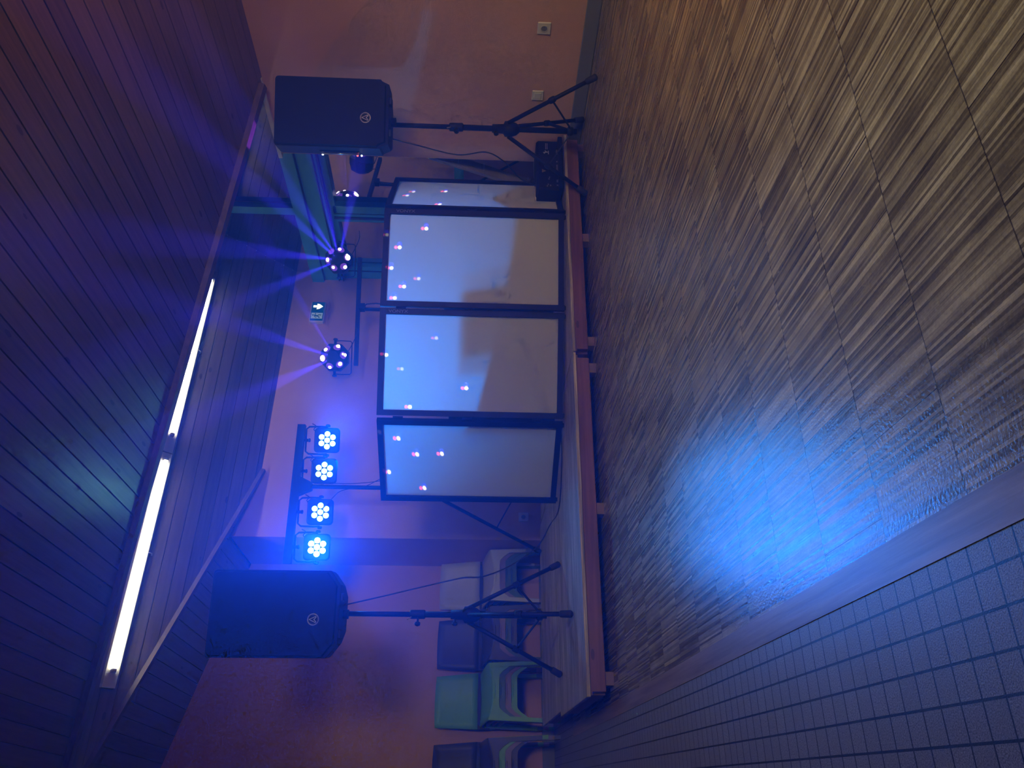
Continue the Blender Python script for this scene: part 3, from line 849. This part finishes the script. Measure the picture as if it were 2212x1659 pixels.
# ------------------------------------------------------------------ equipment case at the right end of the stage
cs = thing('equipment_case', 'black case with small white markings behind the right stand', 'equipment case', (3.90, 3.74, ZS), math.radians(-6))
m = MB(); m.box((0, 0, .098), (.41, .20, .165), bev=.015); bd_ = m.build('body', M_cab, cs)
m = MB(); m.box((.01, -.01, .022), (.43, .215, .03), bev=.006); m.build('bottom_tray', M_black, cs)
m = MB()
for x0, z0, x1, z1 in ((.085, .130, .105, .112), (.095, .135, .098, .098), (.080, .100, .110, .100), (.100, .118, .112, .122)):
    m.bar((x0, -.1006, z0), (x1, -.1006, z1), .005, .002, up=(0, 1, 0))
for z in (.118, .108):
    m.box((.148, -.1006, z), (.05, .001, .004))
m.build('logo_print', M_printw, bd_)['label'] = 'small white logo and lettering'
m = MB(); m.prism([(-.075, -.1006, .145), (-.045, -.1006, .145), (-.06, -.1006, .118)], (0, -.001, 0)); m.build('warning_triangle', M_orange, bd_)
m = MB()
for x0, w in ((.10, .04), (.02, .012), (-.035, .06), (-.14, .022), (-.175, .01)): m.box((x0, -.1006, .045), (w, .001, .010))
for x0, z in ((-.125, .10), (-.112, .096), (-.17, .105), (-.183, .112), (-.178, .09)): m.box((x0, -.1006, z), (.012, .001, .008))
m.build('label_print', M_print, bd_)
m = MB(); m.cyl((-.07, .0, .175), (-.07, .0, .215), .022, n=14); m.build('cap', M_black, bd_)
m = MB(); m.box((-.16, .03, .18), (.11, .05, .008)); m.build('lid_strip', M_white, bd_)

# ------------------------------------------------------------------ grey plank leaning on the end of the right wall
pk = thing('leaning_plank', 'grey plank leaning against the end of the right wall', 'plank', (4.30, 4.352, 0))
m = MB((4.30, 4.352, 0)); p0, p1 = V((4.30, 4.352, .016)), V((4.30, 3.962, 1.06))
m.bar(p0, p1, .115, .022, up=(-.15, 1, .2)); pl = m.build('board', M_stone, pk)
m = MB((4.30, 4.352, 0))
for f in (.30, .62, .80):
    q = p0.lerp(p1, f); m.bar(q + V((-.06, -.012, -.004)), q + V((.06, -.012, -.004)), .003, .004)
m.build('joint_line', M_printw, pl)

# ------------------------------------------------------------------ cables
def cable(label, pts, r=.0042):
    m = MB(pts[0]); m.tube(smooth_pts(pts, 8), r, 8); o = m.build('cable', M_cable); o.location = pts[0]
    return tag(o, label, 'cable')
cable('black cable dropping from the left speaker across the stage to the screen', [(1.20, 4.50, 1.43), (1.285, 4.585, 1.19), (1.345, 4.565, .93), (1.385, 4.545, .735), (1.415, 4.60, .60), (1.62, 4.98, .40), (1.83, 5.22, .22), (1.97, 5.20, ZS + .006), (1.86, 4.62, ZS + .005), (2.05, 4.37, ZS + .005), (2.28, 4.33, ZS + .005)])
cable('black cable hanging from the right speaker down to the case', [(3.83, 3.42, 1.25), (3.80, 3.45, 1.05), (3.755, 3.466, .825), (3.775, 3.455, .65), (3.745, 3.50, .535), (3.70, 3.60, .42), (3.735, 3.68, .325)])
cable('thin black cable trailing from the par lamps into the screen', [(2.15, 5.45, 1.80), (2.25, 5.43, 1.72), (2.31, 5.44, 1.66), (2.36, 5.47, 1.50), (2.40, 5.40, 1.36), (2.42, 5.3, 1.15)], .003)
cable('thin black cable looping from the par bar down its pole', [(2.50, 5.40, 1.90), (2.42, 5.44, 1.86), (2.385, 5.47, 1.80), (2.382, 5.475, 1.6), (2.40, 5.47, 1.42), (2.42, 5.40, 1.2)], .003)

# ------------------------------------------------------------------ stacking chairs
def make_chair(label, col):
    mc = CH[col]
    t = thing('stacking_chair', label, 'chair', (0, 0, 0), 0, 'stacked plastic chairs')
    # seat shell: curved front lip, slightly dished
    m = MB(); nx, ny = 8, 10; W = .205
    def sp(i, j, dz=0):
        x = -1 + 2 * i / nx; y = j / ny
        w = W * (.96 + .04 * (1 - y)); yy = -.205 + .40 * y - .012 * (1 - x * x) * (1 - y)
        z = .402 + .058 * y ** .8 - .046 * (1 - x * x) * (1 - y) ** 1.6 - .012 * (1 - x * x) * y
        return V((x * w, yy, z + dz))
    top = [sp(i, j) for j in range(ny + 1) for i in range(nx + 1)]
    bot = [sp(i, j, -.012) for j in range(ny + 1) for i in range(nx + 1)]
    N = len(top); fs = []
    for j in range(ny):
        for i in range(nx):
            a = j * (nx + 1) + i; fs.append((a, a + 1, a + nx + 2, a + nx + 1)); fs.append((N + a, N + a + nx + 1, N + a + nx + 2, N + a + 1))
    per = [i for i in range(nx + 1)] + [(j + 1) * (nx + 1) - 1 for j in range(1, ny + 1)] + [ny * (nx + 1) + i for i in range(nx - 1, -1, -1)] + [j * (nx + 1) for j in range(ny - 1, 0, -1)]
    for k in range(len(per)):
        a, b = per[k], per[(k + 1) % len(per)]; fs.append((a, N + a, N + b, b))
    m._add(top + bot, fs, True); st = m.build('seat', mc, t)
    # apron arch under the seat front
    m = MB(); K = 14
    def edge(x): return .398 - .046 * (1 - (x / .205) ** 2)
    def arch(x):
        a = min(1.0, abs(x) / .168)
        return .318 - .075 * max(0.0, (a - .62) / .38) ** 2.2
    xs = [-.205 + .41 * k / K for k in range(K + 1)]
    for k in range(K):
        xa, xb = xs[k], xs[k + 1]
        m.prism([(xa, -.216, arch(xa)), (xb, -.216, arch(xb)), (xb, -.216, edge(xb)), (xa, -.216, edge(xa))], (0, .014, 0))
    m.build('apron', mc, st)
    for sx in (-1, 1):
        m = MB(); A = [V((sx * .205, -.214, .395)), V((sx * .172, -.214, .385)), V((sx * .172, -.165, .385)), V((sx * .205, -.165, .395))]
        B = [V((sx * .222, -.225, 0)), V((sx * .194, -.225, 0)), V((sx * .194, -.188, 0)), V((sx * .222, -.188, 0))]
        m.loft(A, B); m.build('leg', mc, t)
        m = MB(); A = [V((sx * .20, .16, .42)), V((sx * .165, .16, .42)), V((sx * .165, .20, .42)), V((sx * .20, .20, .42))]
        B = [V((sx * .215, .21, 0)), V((sx * .187, .21, 0)), V((sx * .187, .245, 0)), V((sx * .215, .245, 0))]
        m.loft(A, B); m.build('leg', mc, t)
    # backrest: curved sheet
    m = MB(); nx, nz = 8, 6
    def bp(i, j, dy=0):
        x = -1 + 2 * i / nx; z = j / nz
        return V((x * (.212 - .020 * z), .175 + .055 * z + .03 * (1 - x * x) + dy, .475 + .345 * z - .008 * x * x * z))
    f_ = [bp(i, j) for j in range(nz + 1) for i in range(nx + 1)]; b_ = [bp(i, j, .014) for j in range(nz + 1) for i in range(nx + 1)]
    N = len(f_); fs = []
    for j in range(nz):
        for i in range(nx):
            a = j * (nx + 1) + i; fs.append((a, a + 1, a + nx + 2, a + nx + 1)); fs.append((N + a, N + a + nx + 1, N + a + nx + 2, N + a + 1))
    per = [i for i in range(nx + 1)] + [(j + 1) * (nx + 1) - 1 for j in range(1, nz + 1)] + [nz * (nx + 1) + i for i in range(nx - 1, -1, -1)] + [j * (nx + 1) for j in range(nz - 1, 0, -1)]
    for k in range(len(per)):
        a, b = per[k], per[(k + 1) % len(per)]; fs.append((a, N + a, N + b, b))
    m._add(f_ + b_, fs, True); m.build('backrest', mc, t)
    m = MB()
    for sx in (-1, 1): m.bar((sx * .195, .185, .425), (sx * .198, .195, .49), .028, .02, up=(0, 1, 0))
    m.box((0, .205, .455), (.37, .012, .045)); m.build('back_bracket', M_slot, t)
    return t
protos = {}
def chair(col, loc, rz, label):
    if col not in protos:
        o = protos[col] = make_chair(label, col); o.location = loc; o.rotation_euler = (0, 0, rz); return o
    return dup(protos[col], loc, rz, label)
stacks = [('stack beside the wall corner', 1.945, -3, ['grey', 'lilac', 'teal', 'teal']),
          ('stack behind the left speaker stand', 1.475, 0, ['navy', 'lilac', 'teal', 'navy']),
          ('stack left of the speaker stand', 1.030, 1, ['green', 'teal', 'lilac', 'green']),
          ('leftmost stack, cut off by the picture edge', .515, -1, ['navy', 'green', 'lilac', 'navy'])]
nm = {'grey': 'pale grey', 'green': 'green', 'navy': 'navy blue', 'lilac': 'mauve', 'teal': 'dark teal'}
lv = ['topmost chair of the %s', 'second chair from the top of the %s', 'third chair from the top of the %s', 'bottom chair of the %s']
for sname, sx, rz, cols in stacks:
    for k, c in enumerate(cols):
        chair(c, V((sx + random.uniform(-.006, .006), 6.445 + .012 * k, .046 * (3 - k))), math.radians(rz + random.uniform(-.6, .6)), nm[c] + ' ' + lv[k] % sname)

# ------------------------------------------------------------------ haze in the hall
w = bpy.data.worlds.new('hall_air'); bpy.context.scene.world = w; w.use_nodes = True
nt = w.node_tree
bg = nt.nodes['Background']; bg.inputs[0].default_value = (.08, .06, .20, 1); bg.inputs[1].default_value = .03
vs = nt.nodes.new('ShaderNodeVolumeScatter'); vs.inputs['Color'].default_value = (.10, .32, 1, 1); vs.inputs['Density'].default_value = .055; vs.inputs['Anisotropy'].default_value = .62
nt.links.new(vs.outputs[0], nt.nodes['World Output'].inputs['Volume'])

# ------------------------------------------------------------------ lights
def light(name, typ, loc, power, col, aim=None, size=.05, angle=None, blend=.5):
    l = bpy.data.lights.new(name, typ); l.energy = power; l.color = col
    if typ in ('POINT', 'SPOT'): l.shadow_soft_size = size
    if typ == 'SPOT': l.spot_size = math.radians(angle); l.spot_blend = blend
    if typ == 'AREA': l.size = size
    o = bpy.data.objects.new(name, l); C.objects.link(o); o.location = loc
    if aim is not None: o.rotation_euler = (V(aim) - V(loc)).to_track_quat('-Z', 'Y').to_euler()
    return o
cyan = (.004, .13, 1.0)
aims = [(2.95, 3.75, 1.02), (2.50, 3.85, 1.02), (1.75, 3.6, .9), (1.15, 3.2, .8)]
for k, (f, lb, br) in enumerate(heads):
    p = BR.lerp(BL, f) + V((0, 0, -.215)); az = math.radians((-24, -21, -20, -18)[k])
    p = p + V((math.sin(az), -math.cos(az), -.16)).normalized() * .085
    light('par_beam', 'SPOT', p, (215, 150, 40, 48)[k], (.004, .20, 1.0) if k < 2 else (.008, .20, 1.0), aims[k], .06, (78, 78, 84, 84)[k], 1.0)
light('par_core', 'SPOT', BR.lerp(BL, .885) + V((-.03, -.09, -.22)), 340, cyan, (.2, 1.0, 1.25), .05, 50, 1.0)
for base, targets in ((dr.location + V((0, 0, .15)), [(1.2, -1.0, 2.45), (2.6, -.5, 2.5), (.2, 0, 2.6), (3.3, 1.8, 1.0), (3.6, 1.2, 1.7), (-.6, .8, 2.9)]),
                      (dl.location + V((0, 0, .15)), [(1.0, .5, 2.75), (-.4, 1.2, 2.9), (2.6, 0, 2.3)])):
    for k, tg in enumerate(targets):
        d = (V(tg) - base).normalized()
        light('violet_beam', 'SPOT', base + d * .15, 1300, (.30, .05, 1), tg, .008, (4, 5.5, 3.5)[k % 3], .3)

# multi-colour dot effect lamp standing behind the camera
GSIGN = 1.0
GP = V((.9, -1.2, 2.25))
DOTS = [(3.7254, 3.803, 1.1649, 0, 0.6), (3.8299, 3.8599, 0.9168, 0, 0.8), (3.8022, 3.8448, 1.1307, 0, 0.5), (3.5796, 3.7234, 0.9417, 0, 0.8), (3.3568, 3.7119, 1.0147, 1, 1), (3.3058, 3.7304, 1.2525, 1, 1), (3.235, 3.756, 1.1762, 1, 1.2), (3.1065, 3.8025, 1.2209, 1, 0.8), (3.0461, 3.8244, 1.0508, 1, 0.25), (2.9958, 3.8426, 1.139, 1, 1), (2.9251, 3.8682, 1.1928, 1, 0.8), (2.6041, 4.0198, 1.233, 2, 0.8), (2.5294, 4.0569, 1.1347, 2, 0.2), (2.4308, 4.106, 0.7397, 2, 1), (2.3218, 4.1603, 1.0801, 2, 1), (2.7036, 3.9703, 0.9311, 2, 0.2), (2.1893, 4.3231, 1.1532, 3, 1), (2.1324, 4.4272, 1.0399, 3, 1), (2.1361, 4.4204, 0.8855, 3, 1), (2.065, 4.5507, 1.22, 3, 1), (2.0055, 4.6595, 0.9985, 3, 1), (2.2069, 4.2908, 1.2596, 3, 0.8)]
go = light('dot_projector', 'SPOT', GP, 1.0, (1, 1, 1), (2.97, 4.0, .98), 0.0, 27, .02)
go.data.use_nodes = True
nt = go.data.node_tree; nt.nodes.clear()
lo = nt.nodes.new('ShaderNodeOutputLight'); em = nt.nodes.new('ShaderNodeEmission'); nt.links.new(em.outputs[0], lo.inputs[0])
ge = nt.nodes.new('ShaderNodeNewGeometry')
sg = nt.nodes.new('ShaderNodeVectorMath'); sg.operation = 'SCALE'; sg.inputs[3].default_value = GSIGN
nt.links.new(ge.outputs['Incoming'], sg.inputs[0])
acc = {}
def add_dot(key, pt, r, wgt):
    d = V(pt) - GP; dist = d.length; d.normalize()
    n1 = nt.nodes.new('ShaderNodeVectorMath'); n1.operation = 'DISTANCE'; n1.inputs[1].default_value = d
    nt.links.new(sg.outputs[0], n1.inputs[0])
    n2 = nt.nodes.new('ShaderNodeMapRange'); n2.inputs['From Min'].default_value = r / dist * 1.25; n2.inputs['From Max'].default_value = r / dist * .75
    n2.inputs['To Min'].default_value = 0; n2.inputs['To Max'].default_value = wgt
    nt.links.new(n1.outputs['Value'], n2.inputs['Value'])
    if key in acc:
        a = nt.nodes.new('ShaderNodeMath'); a.operation = 'ADD'
        nt.links.new(acc[key], a.inputs[0]); nt.links.new(n2.outputs[0], a.inputs[1]); acc[key] = a.outputs[0]
    else: acc[key] = n2.outputs[0]
for x, y, z, i, wg in DOTS:
    a, b = Q[i], Q[i + 1]; d = (a - b).normalized(); p = V((x, y, z))
    add_dot('w', p, .0105, wg); add_dot('r', p + V((0, 0, .023)), .0095, wg)
    add_dot('b', p + d * .022 + V((0, 0, .001)), .012, wg)
cc = nt.nodes.new('ShaderNodeCombineColor')
def lin(terms):
    o = None
    for k, f in terms:
        m_ = nt.nodes.new('ShaderNodeMath'); m_.operation = 'MULTIPLY'; m_.inputs[1].default_value = f; nt.links.new(acc[k], m_.inputs[0])
        if o is None: o = m_.outputs[0]
        else:
            a_ = nt.nodes.new('ShaderNodeMath'); a_.operation = 'ADD'; nt.links.new(o, a_.inputs[0]); nt.links.new(m_.outputs[0], a_.inputs[1]); o = a_.outputs[0]
    return o
nt.links.new(lin([('w', 1.0), ('r', .9), ('b', .02)]), cc.inputs[0]); nt.links.new(lin([('w', 1.0), ('r', .05), ('b', .01)]), cc.inputs[1]); nt.links.new(lin([('w', 1.0), ('r', .15), ('b', 1.6)]), cc.inputs[2])
nt.links.new(cc.outputs[0], em.inputs[0]); em.inputs[1].default_value = 9000.0

# warm hall lamp behind the camera on the right, and the dim light of the rest of the hall
light('warm_hall_lamp', 'POINT', (2.9, .6, 1.2), 36, (1.0, .36, .05), None, .12)
light('hall_light', 'SPOT', (.9, -2.2, 2.0), 300, (1.0, .98, .70), (2.5, 3.2, -.1), .45, 66, .85)

# ------------------------------------------------------------------ camera
CAM_R, CAM_D, CAM_F = V((0.857454, -0.514081, 0.022210)), V((-0.003357, -0.048750, -0.998805)), V((0.514550, 0.856355, -0.043527))
cam = bpy.data.cameras.new('camera'); co = bpy.data.objects.new('camera', cam); C.objects.link(co)
X_, Y_, Z_ = CAM_D, CAM_R, -CAM_F
co.matrix_world = Matrix(((X_.x, Y_.x, Z_.x, 0), (X_.y, Y_.y, Z_.y, 0), (X_.z, Y_.z, Z_.z, .667), (0, 0, 0, 1)))
cam.sensor_width = 36; cam.sensor_fit = 'HORIZONTAL'; cam.lens = 1680.6 / 2212 * 36; cam.clip_start = .02
bpy.context.scene.camera = co
sc = bpy.context.scene
sc.view_settings.view_transform = 'Standard'; sc.view_settings.look = 'None'; sc.view_settings.exposure = 0; sc.view_settings.gamma = 1
sc.view_settings.use_curve_mapping = False
cy = sc.cycles
cy.max_bounces = 4; cy.diffuse_bounces = 2; cy.glossy_bounces = 3; cy.transmission_bounces = 3; cy.volume_bounces = 0; cy.transparent_max_bounces = 6
cy.use_adaptive_sampling = True; cy.adaptive_threshold = .1; cy.adaptive_min_samples = 12
cy.use_denoising = True; cy.sample_clamp_indirect = 4; cy.caustics_reflective = False; cy.caustics_refractive = False
